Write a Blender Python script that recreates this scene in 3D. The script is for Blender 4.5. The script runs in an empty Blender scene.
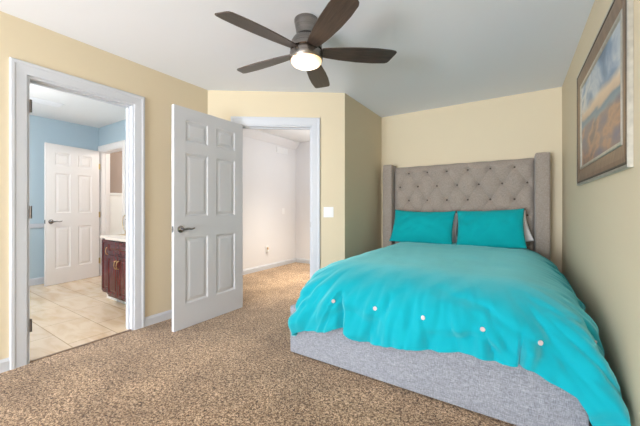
import bpy, bmesh, math, random
from mathutils import Vector, Matrix, noise
from math import sin, cos, pi, sqrt, atan2, radians, exp

C = bpy.context.scene.collection
SC = bpy.context.scene
random.seed(4)

# ------------------------------------------------------------------ camera
F_PX = 302.0
YAW = math.atan(196.0 / 302.0)
cam_d = bpy.data.cameras.new('camera')
cam_d.sensor_width = 36.0
cam_d.lens = F_PX / 640.0 * 36.0
cam_d.shift_y = -5.0 / 640.0
cam_d.clip_start = 0.02
cam = bpy.data.objects.new('camera', cam_d)
C.objects.link(cam)
CAMZ = 1.11
cam.location = (0, 0, CAMZ)
cam.rotation_euler = (pi / 2, 0, YAW)
SC.camera = cam

# ------------------------------------------------------------------ exposure, world, lights
SC.view_settings.view_transform = 'Standard'
SC.view_settings.look = 'None'
SC.view_settings.gamma = 1.0
SC.view_settings.use_curve_mapping = False
SC.view_settings.exposure = -0.27

world = bpy.data.worlds.new('world')
SC.world = world
world.use_nodes = True
wn = world.node_tree
wn.nodes.clear()
wo = wn.nodes.new('ShaderNodeOutputWorld')
wb = wn.nodes.new('ShaderNodeBackground')
sky = wn.nodes.new('ShaderNodeTexSky')
sky.sky_type = 'HOSEK_WILKIE'
sky.sun_direction = (0.3, 0.5, 0.7)
wb.inputs['Strength'].default_value = 0.6
wn.links.new(sky.outputs[0], wb.inputs[0])
wn.links.new(wb.outputs[0], wo.inputs[0])


def area(name, loc, rot, sx, sy, power, col):
    l = bpy.data.lights.new(name, 'AREA')
    l.shape = 'RECTANGLE'
    l.size = sx
    l.size_y = sy
    l.energy = power
    l.color = col
    o = bpy.data.objects.new(name, l)
    o.location = loc
    o.rotation_euler = rot
    C.objects.link(o)
    return o


def point(name, loc, power, col, r=0.1):
    l = bpy.data.lights.new(name, 'POINT')
    l.energy = power
    l.color = col
    l.shadow_soft_size = r
    o = bpy.data.objects.new(name, l)
    o.location = loc
    C.objects.link(o)
    return o


SOUTH = -6.2
# daylight through the bedroom window behind the camera
area('window_daylight', (-3.45, SOUTH - 0.02, 1.42), (radians(90), 0, 0), 3.0, 1.6, 160, (0.86, 0.93, 1.0))
# added fill light behind the camera, aimed up to even out the bedroom
area('bounce_fill', (-1.5, -4.4, 0.7), (radians(180 - 42), 0, 0), 1.8, 1.8, 560, (0.86, 0.93, 1.0))
# unseen panel added under the bathroom ceiling to light the room
area('bathroom_ceiling_fill', (-4.3, 0.2, 2.40), (0, 0, 0), 1.0, 0.6, 16, (1.0, 0.96, 0.92))
# unseen lights added to brighten the bathroom, the hall and the closet
point('bathroom_fill', (-4.2, 0.3, 1.85), 66, (0.97, 0.98, 1.0), 0.15)
area('hall_ceiling_fill', (-2.75, 3.9, 2.40), (0, 0, 0), 0.7, 0.7, 28, (1.0, 0.93, 0.80)).data.spread = radians(80)
point('hall_fill', (-2.4, 4.1, 1.9), 27, (0.84, 0.92, 1.0), 0.3)
point('closet_fill', (-4.8, 2.9, 2.1), 26, (1.0, 0.92, 0.84), 0.1)


# ------------------------------------------------------------------ materials
def s2l(c):
    return tuple(((v / 255.0) / 12.92 if v / 255.0 <= 0.04045 else ((v / 255.0 + 0.055) / 1.055) ** 2.4) for v in c) + (1.0,)


def mat(name, col, rough=0.6, metal=0.0, spec=0.4, var=0.0, var_scale=8.0, bump=0.0, bump_scale=200.0,
        stretch=(1, 1, 1), aniso=0.0, sheen=0.0, col2=None, emit=None, emit_s=0.0, bump_dist=0.002):
    m = bpy.data.materials.new(name)
    m.use_nodes = True
    nt = m.node_tree
    b = nt.nodes['Principled BSDF']
    b.inputs['Base Color'].default_value = s2l(col)
    b.inputs['Roughness'].default_value = rough
    b.inputs['Metallic'].default_value = metal
    b.inputs['Specular IOR Level'].default_value = spec
    if aniso:
        b.inputs['Anisotropic'].default_value = aniso
    if sheen:
        b.inputs['Sheen Weight'].default_value = sheen
    if emit:
        b.inputs['Emission Color'].default_value = s2l(emit)
        b.inputs['Emission Strength'].default_value = emit_s
    tc = nt.nodes.new('ShaderNodeTexCoord')
    mp = nt.nodes.new('ShaderNodeMapping')
    mp.inputs['Scale'].default_value = stretch
    nt.links.new(tc.outputs['Object'], mp.inputs[0])
    if var or col2:
        n = nt.nodes.new('ShaderNodeTexNoise')
        n.inputs['Scale'].default_value = var_scale
        n.inputs['Detail'].default_value = 4
        nt.links.new(mp.outputs[0], n.inputs[0])
        r = nt.nodes.new('ShaderNodeValToRGB')
        r.color_ramp.elements[0].position = 0.3
        r.color_ramp.elements[1].position = 0.7
        if col2:
            a, c = s2l(col), s2l(col2)
        else:
            a = tuple(min(1, v * (1 - var)) for v in s2l(col)[:3]) + (1,)
            c = tuple(min(1, v * (1 + var)) for v in s2l(col)[:3]) + (1,)
        r.color_ramp.elements[0].color = a
        r.color_ramp.elements[1].color = c
        nt.links.new(n.outputs['Fac'], r.inputs[0])
        nt.links.new(r.outputs[0], b.inputs['Base Color'])
    if bump:
        n2 = nt.nodes.new('ShaderNodeTexNoise')
        n2.inputs['Scale'].default_value = bump_scale
        n2.inputs['Detail'].default_value = 3
        nt.links.new(mp.outputs[0], n2.inputs[0])
        bp = nt.nodes.new('ShaderNodeBump')
        bp.inputs['Strength'].default_value = bump
        bp.inputs['Distance'].default_value = bump_dist
        nt.links.new(n2.outputs['Fac'], bp.inputs['Height'])
        nt.links.new(bp.outputs[0], b.inputs['Normal'])
    return m


def weave_mat(name, c_dark, c_mid, c_light, sheen=0.3):
    """heathered woven upholstery: crossed streaks of warp and weft"""
    m = bpy.data.materials.new(name)
    m.use_nodes = True
    nt = m.node_tree
    b = nt.nodes['Principled BSDF']
    b.inputs['Roughness'].default_value = 0.9
    b.inputs['Specular IOR Level'].default_value = 0.15
    b.inputs['Sheen Weight'].default_value = sheen
    tc = nt.nodes.new('ShaderNodeTexCoord')
    outs = []
    for st in ((50, 50, 420), (420, 420, 50)):
        mp = nt.nodes.new('ShaderNodeMapping')
        mp.inputs['Scale'].default_value = st
        nt.links.new(tc.outputs['Object'], mp.inputs[0])
        n = nt.nodes.new('ShaderNodeTexNoise')
        n.inputs['Scale'].default_value = 1.0
        n.inputs['Detail'].default_value = 3
        nt.links.new(mp.outputs[0], n.inputs[0])
        outs.append(n.outputs['Fac'])
    ad = nt.nodes.new('ShaderNodeMath')
    ad.operation = 'ADD'
    nt.links.new(outs[0], ad.inputs[0])
    nt.links.new(outs[1], ad.inputs[1])
    ml = nt.nodes.new('ShaderNodeMath')
    ml.operation = 'MULTIPLY'
    ml.inputs[1].default_value = 0.5
    nt.links.new(ad.outputs[0], ml.inputs[0])
    r = nt.nodes.new('ShaderNodeValToRGB')
    r.color_ramp.elements[0].position = 0.36
    r.color_ramp.elements[0].color = s2l(c_dark)
    r.color_ramp.elements[1].position = 0.64
    r.color_ramp.elements[1].color = s2l(c_light)
    e = r.color_ramp.elements.new(0.5)
    e.color = s2l(c_mid)
    nt.links.new(ml.outputs[0], r.inputs[0])
    nt.links.new(r.outputs[0], b.inputs['Base Color'])
    bp = nt.nodes.new('ShaderNodeBump')
    bp.inputs['Strength'].default_value = 0.5
    bp.inputs['Distance'].default_value = 0.002
    nt.links.new(ml.outputs[0], bp.inputs['Height'])
    nt.links.new(bp.outputs[0], b.inputs['Normal'])
    return m


def carpet_mat():
    m = bpy.data.materials.new('frieze_carpet')
    m.use_nodes = True
    nt = m.node_tree
    b = nt.nodes['Principled BSDF']
    b.inputs['Roughness'].default_value = 0.95
    b.inputs['Specular IOR Level'].default_value = 0.1
    b.inputs['Sheen Weight'].default_value = 0.25
    tc = nt.nodes.new('ShaderNodeTexCoord')

    def nz(scale, detail, rough=0.6):
        n = nt.nodes.new('ShaderNodeTexNoise')
        n.inputs['Scale'].default_value = scale
        n.inputs['Detail'].default_value = detail
        n.inputs['Roughness'].default_value = rough
        nt.links.new(tc.outputs['Object'], n.inputs[0])
        return n
    wob = nz(60, 2)
    fine = nt.nodes.new('ShaderNodeTexVoronoi')
    fine.inputs['Scale'].default_value = 210
    nt.links.new(tc.outputs['Object'], fine.inputs['Vector'])
    sepc = nt.nodes.new('ShaderNodeSeparateColor')
    nt.links.new(fine.outputs['Color'], sepc.inputs[0])
    mid = nz(60, 3, 0.7)
    add = nt.nodes.new('ShaderNodeMath')
    add.operation = 'MULTIPLY_ADD'
    add.inputs[1].default_value = 0.42
    nt.links.new(sepc.outputs[0], add.inputs[0])
    nt.links.new(mid.outputs['Fac'], add.inputs[2])
    ramp = nt.nodes.new('ShaderNodeValToRGB')
    cr = ramp.color_ramp
    cr.elements[0].position = 0.50
    cr.elements[0].color = s2l((86, 64, 48))
    cr.elements[1].position = 0.92
    cr.elements[1].color = s2l((238, 208, 174))
    for p, c in ((0.62, (132, 102, 76)), (0.76, (188, 154, 120))):
        e = cr.elements.new(p)
        e.color = s2l(c)
    nt.links.new(add.outputs[0], ramp.inputs[0])
    big = nz(2.2, 4)
    r2 = nt.nodes.new('ShaderNodeValToRGB')
    r2.color_ramp.elements[0].position = 0.35
    r2.color_ramp.elements[0].color = (0.66, 0.64, 0.63, 1)
    r2.color_ramp.elements[1].position = 0.62
    r2.color_ramp.elements[1].color = (1, 1, 1, 1)
    nt.links.new(big.outputs['Fac'], r2.inputs[0])
    mx = nt.nodes.new('ShaderNodeMix')
    mx.data_type = 'RGBA'
    mx.blend_type = 'MULTIPLY'
    mx.inputs['Factor'].default_value = 1.0
    nt.links.new(ramp.outputs[0], mx.inputs['A'])
    nt.links.new(r2.outputs[0], mx.inputs['B'])
    nt.links.new(mx.outputs['Result'], b.inputs['Base Color'])
    bp = nt.nodes.new('ShaderNodeBump')
    bp.inputs['Strength'].default_value = 0.9
    bp.inputs['Distance'].default_value = 0.006
    nt.links.new(add.outputs[0], bp.inputs['Height'])
    nt.links.new(bp.outputs[0], b.inputs['Normal'])
    return m


def tile_mat():
    m = bpy.data.materials.new('marble_floor_tile')
    m.use_nodes = True
    nt = m.node_tree
    b = nt.nodes['Principled BSDF']
    b.inputs['Roughness'].default_value = 0.16
    tc = nt.nodes.new('ShaderNodeTexCoord')
    mp = nt.nodes.new('ShaderNodeMapping')
    mp.inputs['Location'].default_value = (0.28, -0.945, 0)
    nt.links.new(tc.outputs['Object'], mp.inputs[0])
    br = nt.nodes.new('ShaderNodeTexBrick')
    br.offset = 0.5
    br.inputs['Scale'].default_value = 1.0
    br.inputs['Brick Width'].default_value = 0.62
    br.inputs['Row Height'].default_value = 0.325
    br.inputs['Mortar Size'].default_value = 0.004
    br.inputs['Color1'].default_value = s2l((236, 214, 184))
    br.inputs['Color2'].default_value = s2l((228, 206, 180))
    br.inputs['Mortar'].default_value = s2l((190, 164, 136))
    nt.links.new(mp.outputs[0], br.inputs['Vector'])
    mp2 = nt.nodes.new('ShaderNodeMapping')
    mp2.inputs['Scale'].default_value = (1.6, 5, 1)
    nt.links.new(tc.outputs['Object'], mp2.inputs[0])
    n = nt.nodes.new('ShaderNodeTexNoise')
    n.inputs['Scale'].default_value = 1.6
    n.inputs['Detail'].default_value = 6
    n.inputs['Distortion'].default_value = 0.8
    nt.links.new(mp2.outputs[0], n.inputs[0])
    r = nt.nodes.new('ShaderNodeValToRGB')
    r.color_ramp.elements[0].position = 0.32
    r.color_ramp.elements[0].color = s2l((234, 222, 208))
    r.color_ramp.elements[1].position = 0.6
    r.color_ramp.elements[1].color = (1, 1, 1, 1)
    nt.links.new(n.outputs['Fac'], r.inputs[0])
    mx = nt.nodes.new('ShaderNodeMix')
    mx.data_type = 'RGBA'
    mx.blend_type = 'MULTIPLY'
    mx.inputs['Factor'].default_value = 1.0
    nt.links.new(br.outputs['Color'], mx.inputs['A'])
    nt.links.new(r.outputs[0], mx.inputs['B'])
    nt.links.new(mx.outputs['Result'], b.inputs['Base Color'])
    return m


def painting_mat():
    """storm clouds over a dune shore; object space: x runs along the canvas (0..1 by size), z up"""
    m = bpy.data.materials.new('seascape_canvas')
    m.use_nodes = True
    nt = m.node_tree
    b = nt.nodes['Principled BSDF']
    b.inputs['Roughness'].default_value = 0.35
    tc = nt.nodes.new('ShaderNodeTexCoord')
    sep = nt.nodes.new('ShaderNodeSeparateXYZ')
    nt.links.new(tc.outputs['Object'], sep.inputs[0])
    n = nt.nodes.new('ShaderNodeTexNoise')
    n.inputs['Scale'].default_value = 4.5
    n.inputs['Detail'].default_value = 5
    n.inputs['Distortion'].default_value = 0.7
    nt.links.new(tc.outputs['Object'], n.inputs[0])

    def mth(op, a, bb, v=None):
        x = nt.nodes.new('ShaderNodeMath')
        x.operation = op
        if hasattr(a, 'is_linked') or hasattr(a, 'links'):
            nt.links.new(a, x.inputs[0])
        else:
            x.inputs[0].default_value = a
        if hasattr(bb, 'links'):
            nt.links.new(bb, x.inputs[1])
        else:
            x.inputs[1].default_value = bb
        return x.outputs[0]
    mpn = nt.nodes.new('ShaderNodeMapping')
    mpn.inputs['Scale'].default_value = (1, 0.42, 1)
    nt.links.new(tc.outputs['Object'], mpn.inputs[0])
    nt.links.new(mpn.outputs[0], n.inputs[0])
    n2 = nt.nodes.new('ShaderNodeTexNoise')
    n2.inputs['Scale'].default_value = 9.0
    n2.inputs['Detail'].default_value = 4
    nt.links.new(mpn.outputs[0], n2.inputs[0])
    h = mth('ADD', mth('MULTIPLY', sep.outputs['Z'], 1.7), 0.5)
    h = mth('ADD', h, mth('MULTIPLY', sep.outputs['Y'], -0.10))
    h = mth('ADD', h, mth('MULTIPLY', mth('SUBTRACT', n2.outputs['Fac'], 0.5), 0.16))

    def ramp(fac, cols):
        r = nt.nodes.new('ShaderNodeValToRGB')
        cr = r.color_ramp
        cr.elements[0].position, cr.elements[0].color = cols[0][0], s2l(cols[0][1])
        cr.elements[1].position, cr.elements[1].color = cols[-1][0], s2l(cols[-1][1])
        for p, c in cols[1:-1]:
            e = cr.elements.new(p)
            e.color = s2l(c)
        nt.links.new(fac, r.inputs[0])
        return r.outputs[0]
    clouds = ramp(n.outputs['Fac'], [(0.30, (92, 112, 138)), (0.42, (128, 152, 178)), (0.50, (188, 196, 204)), (0.58, (222, 220, 214)), (0.70, (150, 158, 172))])
    shore = ramp(n2.outputs['Fac'], [(0.32, (112, 108, 128)), (0.45, (142, 120, 114)), (0.54, (182, 140, 108)), (0.68, (122, 104, 98))])
    bands = ramp(h, [(0.44, (126, 148, 160)), (0.49, (110, 134, 152)), (0.53, (206, 178, 150)), (0.62, (226, 200, 170))])

    def mix(a, b_, lo, hi):
        mr = nt.nodes.new('ShaderNodeMapRange')
        mr.inputs['From Min'].default_value = lo
        mr.inputs['From Max'].default_value = hi
        nt.links.new(h, mr.inputs['Value'])
        mx = nt.nodes.new('ShaderNodeMix')
        mx.data_type = 'RGBA'
        nt.links.new(mr.outputs[0], mx.inputs['Factor'])
        nt.links.new(a, mx.inputs['A'])
        nt.links.new(b_, mx.inputs['B'])
        return mx.outputs['Result']
    c = mix(mix(shore, bands, 0.40, 0.45), clouds, 0.60, 0.68)
    nt.links.new(c, b.inputs['Base Color'])
    return m


M = {}
M['wall'] = mat('beige_wall_paint', (219, 205, 178), 0.75, spec=0.2, bump=0.15, bump_scale=120)
M['ceiling'] = mat('ceiling_paint', (238, 240, 246), 0.85, spec=0.15, bump=0.2, bump_scale=90)
M['bathceil'] = mat('bathroom_ceiling_paint', (240, 240, 240), 0.85, spec=0.15)
M['trim'] = mat('white_gloss_trim', (206, 209, 216), 0.28, spec=0.5)
M['door_lit'] = mat('lit_white_door', (240, 234, 230), 0.35, spec=0.4)  # lighter, warmer copy of the door white; bathroom light put into the colour
M['door'] = mat('white_satin_door', (212, 213, 219), 0.32, spec=0.5)
M['blue'] = mat('blue_wall_paint', (184, 202, 212), 0.7, spec=0.2)
M['hallwall'] = mat('white_hall_paint', (232, 231, 234), 0.5, spec=0.3)
M['taupe'] = mat('taupe_wall_paint', (176, 158, 146), 0.8, spec=0.2)
M['whitewall'] = mat('white_half_wall_paint', (250, 248, 242), 0.5)
M['carpet'] = carpet_mat()
M['tile'] = tile_mat()
M['weave'] = weave_mat('grey_woven_upholstery', (112, 114, 122), (138, 141, 150), (168, 171, 180))
M['weave_hb'] = weave_mat('taupe_woven_upholstery', (140, 128, 118), (156, 144, 134), (172, 160, 150))
M['tuft'] = weave_mat('tuft_button_cover', (72, 60, 54), (92, 80, 72), (112, 100, 92))
M['teal'] = mat('teal_cotton', (0, 154, 170), 0.8, spec=0.12, var=0.06, var_scale=3, bump=0.25, bump_scale=26, bump_dist=0.006, sheen=0.7)
M['teal_pillow'] = mat('teal_pillow_cotton', (0, 160, 166), 0.8, spec=0.12, var=0.06, var_scale=4, bump=0.3, bump_scale=22, bump_dist=0.006, sheen=0.12)
M['white_cotton'] = mat('white_cotton', (236, 234, 238), 0.85, bump=0.2, bump_scale=40)
M['button'] = mat('pearl_button', (206, 190, 192), 0.3)
M['mattress'] = mat('mattress_ticking', (228, 226, 222), 0.9)
M['nickel'] = mat('brushed_nickel', (140, 135, 131), 0.24, 1.0, var=0.2, var_scale=6, stretch=(1, 1, 30), aniso=0.5)
M['dark_metal'] = mat('dark_bronze_metal', (92, 84, 78), 0.35, 1.0)
M['brass'] = mat('brass', (214, 190, 140), 0.3, 1.0)
M['chrome'] = mat('satin_chrome', (150, 148, 148), 0.22, 1.0)
M['blade'] = mat('dark_walnut_blade', (80, 66, 58), 0.36, col2=(56, 45, 40), var_scale=5, stretch=(2, 26, 26), spec=0.5)
M['lens'] = mat('frosted_lamp_glass', (255, 240, 214), 0.5, emit=(255, 212, 146), emit_s=3.2)
M['cherry'] = mat('cherry_wood', (104, 36, 32), 0.2, col2=(78, 24, 22), var_scale=4, stretch=(8, 8, 1.5))
M['counter'] = mat('cream_solid_counter', (240, 226, 212), 0.25)
M['plate'] = mat('white_plastic_plate', (244, 244, 246), 0.35)
M['slot'] = mat('dark_slot', (60, 56, 54), 0.5)
M['warm_plastic'] = mat('amber_plastic', (226, 190, 150), 0.4)
M['frame_brown'] = mat('bronze_brown_moulding', (150, 124, 100), 0.38, metal=0.2, col2=(126, 104, 86), var_scale=6, stretch=(1, 4, 1))
M['frame_dark'] = mat('dark_moulding_edge', (74, 62, 52), 0.45)
M['frame_silver'] = mat('champagne_silver_leaf', (196, 194, 186), 0.33, metal=0.75, var=0.12, var_scale=30)
M['canvas'] = painting_mat()
M['mirror'] = mat('mirror_glass', (235, 238, 240), 0.03, 1.0)
M['glass'] = mat('window_glass', (240, 245, 250), 0.02)
# the lamp glows brightest at its centre and warm towards the rim
_nt = M['lens'].node_tree
_tc = _nt.nodes.new('ShaderNodeTexCoord')
_sx = _nt.nodes.new('ShaderNodeSeparateXYZ')
_cb = _nt.nodes.new('ShaderNodeCombineXYZ')
_ln = _nt.nodes.new('ShaderNodeVectorMath')
_ln.operation = 'LENGTH'
_mr = _nt.nodes.new('ShaderNodeMapRange')
_mr.inputs['From Min'].default_value = 0.045
_mr.inputs['From Max'].default_value = 0.108
_rp = _nt.nodes.new('ShaderNodeValToRGB')
_rp.color_ramp.elements[0].color = (3.2, 3.0, 2.6, 1)
_rp.color_ramp.elements[1].color = (1.35, 0.80, 0.36, 1)
_nt.links.new(_tc.outputs['Object'], _sx.inputs[0])
_nt.links.new(_sx.outputs['X'], _cb.inputs['X'])
_nt.links.new(_sx.outputs['Y'], _cb.inputs['Y'])
_nt.links.new(_cb.outputs[0], _ln.inputs[0])
_nt.links.new(_ln.outputs['Value'], _mr.inputs['Value'])
_nt.links.new(_mr.outputs[0], _rp.inputs[0])
_lb = _nt.nodes['Principled BSDF']
_nt.links.new(_rp.outputs[0], _lb.inputs['Emission Color'])
_lb.inputs['Emission Strength'].default_value = 1.0
_g = M['glass'].node_tree.nodes['Principled BSDF']
_g.inputs['Transmission Weight'].default_value = 1.0
_g.inputs['IOR'].default_value = 1.02


M['teal'].node_tree.nodes['Principled BSDF'].inputs['Sheen Tint'].default_value = (0.45, 1.0, 1.0, 1.0)


# ------------------------------------------------------------------ helpers
def obj(name, bm, m, parent=None, smooth=False, loc=None):
    me = bpy.data.meshes.new(name)
    bmesh.ops.recalc_face_normals(bm, faces=bm.faces[:])
    bm.to_mesh(me)
    bm.free()
    if smooth:
        for p in me.polygons:
            p.use_smooth = True
    o = bpy.data.objects.new(name, me)
    C.objects.link(o)
    if m:
        me.materials.append(M[m] if isinstance(m, str) else m)
    if parent:
        o.parent = parent
    if loc:
        o.location = loc
    return o


def smooth_angle(o, deg=35):
    me = o.data
    for p in me.polygons:
        p.use_smooth = True
    try:
        me.set_sharp_from_angle(angle=radians(deg))
    except Exception:
        pass
    return o


def thing(name, label, cat, loc=(0, 0, 0), rotz=0, group=None):
    o = bpy.data.objects.new(name, None)
    C.objects.link(o)
    o.location = loc
    o.rotation_euler = (0, 0, rotz)
    o.empty_display_size = 0.1
    return tag(o, label, cat, group)


def tag(o, label, cat, group=None):
    o['label'] = label
    o['category'] = cat
    if group:
        o['group'] = group
    return o


def struct(o, label=None):
    o['kind'] = 'structure'
    if label:
        o['label'] = label
    return o


def box(bm, x0, x1, y0, y1, z0, z1, bevel=0.0, seg=2):
    vs = [bm.verts.new((x, y, z)) for z in (z0, z1) for y in (y0, y1) for x in (x0, x1)]
    fs = []
    for q in ((0, 2, 3, 1), (4, 5, 7, 6), (0, 1, 5, 4), (2, 6, 7, 3), (0, 4, 6, 2), (1, 3, 7, 5)):
        fs.append(bm.faces.new([vs[i] for i in q]))
    if bevel > 0:
        es = list({e for f in fs for e in f.edges})
        bmesh.ops.bevel(bm, geom=es, offset=bevel, segments=seg, affect='EDGES', profile=0.5)
    return bm


def prism(bm, pts, z0, z1):
    a = [bm.verts.new((x, y, z0)) for x, y in pts]
    b = [bm.verts.new((x, y, z1)) for x, y in pts]
    n = len(pts)
    bm.faces.new(a)
    bm.faces.new(b[::-1])
    for i in range(n):
        j = (i + 1) % n
        bm.faces.new((a[i], b[i], b[j], a[j]))
    return bm


def lathe(bm, prof, seg=40, c=(0, 0, 0), axis='Z'):
    rings = []
    for r, h in prof:
        ring = []
        for k in range(seg):
            a = 2 * pi * k / seg
            p = (r * cos(a), r * sin(a), h)
            if axis == 'Y':
                p = (p[0], p[2], p[1])
            elif axis == 'X':
                p = (p[2], p[0], p[1])
            ring.append(bm.verts.new((p[0] + c[0], p[1] + c[1], p[2] + c[2])))
        rings.append(ring)
    for i in range(len(rings) - 1):
        for k in range(seg):
            j = (k + 1) % seg
            bm.faces.new((rings[i][k], rings[i][j], rings[i + 1][j], rings[i + 1][k]))
    bm.faces.new(rings[0])
    bm.faces.new(rings[-1][::-1])
    return bm


def tube(bm, pts, rads, seg=10):
    pts = [Vector(p) for p in pts]
    rings = []
    up = Vector((0, 0, 1))
    for i, p in enumerate(pts):
        d = (pts[min(i + 1, len(pts) - 1)] - pts[max(i - 1, 0)]).normalized()
        u = d.cross(up)
        if u.length < 1e-3:
            u = d.cross(Vector((1, 0, 0)))
        u.normalize()
        v = d.cross(u).normalized()
        r = rads[i] if hasattr(rads, '__len__') else rads
        rings.append([bm.verts.new(p + u * r * cos(2 * pi * k / seg) + v * r * sin(2 * pi * k / seg)) for k in range(seg)])
    for i in range(len(rings) - 1):
        for k in range(seg):
            j = (k + 1) % seg
            bm.faces.new((rings[i][k], rings[i][j], rings[i + 1][j], rings[i + 1][k]))
    bm.faces.new(rings[0])
    bm.faces.new(rings[-1][::-1])
    return bm


def xform(bm, mtx):
    bmesh.ops.transform(bm, matrix=mtx, verts=bm.verts[:])
    return bm


# ------------------------------------------------------------------ plan of the rooms
H = 2.44
XL, XR, YB = -2.92, 0.423, 4.22
A = Vector((XL, 2.17))
B = Vector((-1.66, 3.084))
E = (B - A).normalized()           # along the angled wall
N = Vector((-E.y, E.x))            # towards the hall
LEN = (B - A).length
T = 0.12


def diag(s, n):
    p = A + E * s + N * n
    return (p.x, p.y)


# floors
bm = bmesh.new()
prism(bm, [(-5.4, SOUTH - 0.1), (XR + 0.1, SOUTH - 0.1), (XR + 0.1, 5.1), (-3.95, 5.1), (-3.95, 2.32), (XL - 0.02, 2.32), (XL - 0.02, -1.15), (-5.4, -1.15)], -0.06, 0.0)
struct(obj('floor', bm, 'carpet'), 'speckled brown and beige carpet')
bm = bmesh.new()
prism(bm, [(-6.0, -1.15), (XL - 0.02, -1.15), (XL - 0.02, 2.32), (-3.95, 2.32), (-3.95, 3.8), (-6.0, 3.8)], -0.06, 0.0)
struct(obj('floor_bathroom', bm, 'tile'), 'glossy beige marble tiles')
# ceilings
bm = bmesh.new()
prism(bm, [(XL, -1.15), (-5.4, -1.15), (-5.4, SOUTH - 0.1), (XR + 0.1, SOUTH - 0.1), (XR + 0.1, YB + 0.1), (B.x - 0.06, YB + 0.1), (B.x - 0.06, B.y + 0.02), (XL, A.y + 0.02)], H, H + 0.08)
struct(obj('ceiling', bm, 'ceiling'))
bm = bmesh.new()
prism(bm, [(-6.0, -1.15), (XL - 0.02, -1.15), (XL - 0.02, A.y + 0.02), (XL, A.y + 0.03), (B.x - 0.07, B.y + 0.03), (B.x - 0.07, 5.1), (-6.0, 5.1)], H, H + 0.08)
struct(obj('ceiling_bathroom', bm, 'bathceil'))

# left wall, with the bathroom doorway
BD0, BD1, DH = 0.668, 1.385, 2.055      # opening in y, its height
bm = bmesh.new()
box(bm, XL - T, XL, -1.2, BD0, 0, H)
box(bm, XL - T, XL, BD1, A.y + 0.05, 0, H)
box(bm, XL - T, XL, BD0, BD1, DH, H)
wl = struct(obj('wall_left', bm, 'wall'))
wl.data.materials.append(M['blue'])
for p in wl.data.polygons:
    if p.normal.x < -0.5:
        p.material_index = 1

# angled wall with the hall doorway
HD0, HD1 = 0.350, 1.18
bm = bmesh.new()
for s0, s1, z0 in ((0.0, HD0, 0), (HD1, LEN, 0), (HD0, HD1, DH)):
    prism(bm, [diag(s0, 0), diag(s1, 0), diag(s1, T), diag(s0, T)], z0, H)
struct(obj('wall_angled', bm, 'wall'))
# alcove wall
bm = bmesh.new()
prism(bm, [(B.x, B.y), (B.x, 5.06), (B.x - T, 5.06), (B.x - T, B.y + 0.06), diag(LEN - 0.02, T)], 0, H)
struct(obj('wall_alcove', bm, 'wall'))
bm = bmesh.new()
box(bm, B.x, XR + T, YB, YB + T, 0, H)
struct(obj('wall_back', bm, 'wall'))
bm = bmesh.new()
box(bm, XR, XR + T, SOUTH - T, YB, 0, H)
struct(obj('wall_right', bm, 'wall'))
# wall behind the camera, with a window
WX0, WX1, WZ0, WZ1 = -4.95, -1.95, 0.62, 2.22
bm = bmesh.new()
box(bm, -5.3, WX0, SOUTH - T, SOUTH, 0, H)
box(bm, -5.3, -5.2, SOUTH, -1.2, 0, H)
box(bm, WX1, XR, SOUTH - T, SOUTH, 0, H)
box(bm, WX0, WX1, SOUTH - T, SOUTH, 0, WZ0)
box(bm, WX0, WX1, SOUTH - T, SOUTH, WZ1, H)
struct(obj('wall_front', bm, 'wall'))
bm = bmesh.new()
for a, b_ in ((WX0, WX0 + 0.05), (WX1 - 0.05, WX1), ((WX0 + WX1) / 2 - 0.025, (WX0 + WX1) / 2 + 0.025)):
    box(bm, a, b_, SOUTH - 0.10, SOUTH - 0.06, WZ0, WZ1)
box(bm, WX0, WX1, SOUTH - 0.10, SOUTH - 0.06, WZ0, WZ0 + 0.05)
box(bm, WX0, WX1, SOUTH - 0.10, SOUTH - 0.06, WZ1 - 0.05, WZ1)
struct(obj('window_1', bm, 'trim'))

# bathroom walls
BX, BY = -5.82, 2.21
bm = bmesh.new()
box(bm, BX - T, BX, -1.1, BY + 0.06, 0, H)
wf = struct(obj('wall_bathroom_far', bm, 'blue'))
ND0, ND1 = -5.72, -4.99      # doorway in the bathroom's north wall
bm = bmesh.new()
box(bm, BX, ND0, BY, BY + T, 0, H)
box(bm, ND1, XL - T, BY, BY + T, 0, H)
box(bm, ND0, ND1, BY, BY + T, 2.04, H)
struct(obj('wall_bathroom_side', bm, 'blue'))
bm = bmesh.new()
box(bm, BX, XL - T, -1.2, -1.0, 0, H)
wq = struct(obj('wall_bathroom_front', bm, 'blue'))
wq.data.materials.append(M['wall'])
for p in wq.data.polygons:
    if p.normal.y < -0.5:
        p.material_index = 1
bm = bmesh.new()
box(bm, BX - T, -3.92, 3.6, 3.7, 0, H)
box(bm, BX - T, BX, BY + 0.06, 3.6, 0, H)
struct(obj('wall_closet_back', bm, 'taupe'))
bm = bmesh.new()
box(bm, BX + 0.001, BX + 0.09, BY + T + 0.001, 3.59, 0, 1.33)
box(bm, BX + 0.001, BX + 0.11, BY + T + 0.001, 3.59, 1.33, 1.365, 0.006)
struct(obj('wall_half', bm, 'whitewall'))
# hall walls
HX, HY = -3.80, 4.94
bm = bmesh.new()
box(bm, HX - T, HX, BY + T, HY + T, 0, H)
wh = struct(obj('wall_hall', bm, 'hallwall'))
bm = bmesh.new()
box(bm, HX, B.x - T, HY, HY + T, 0, H)
struct(obj('wall_hall_end', bm, 'hallwall'))


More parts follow.
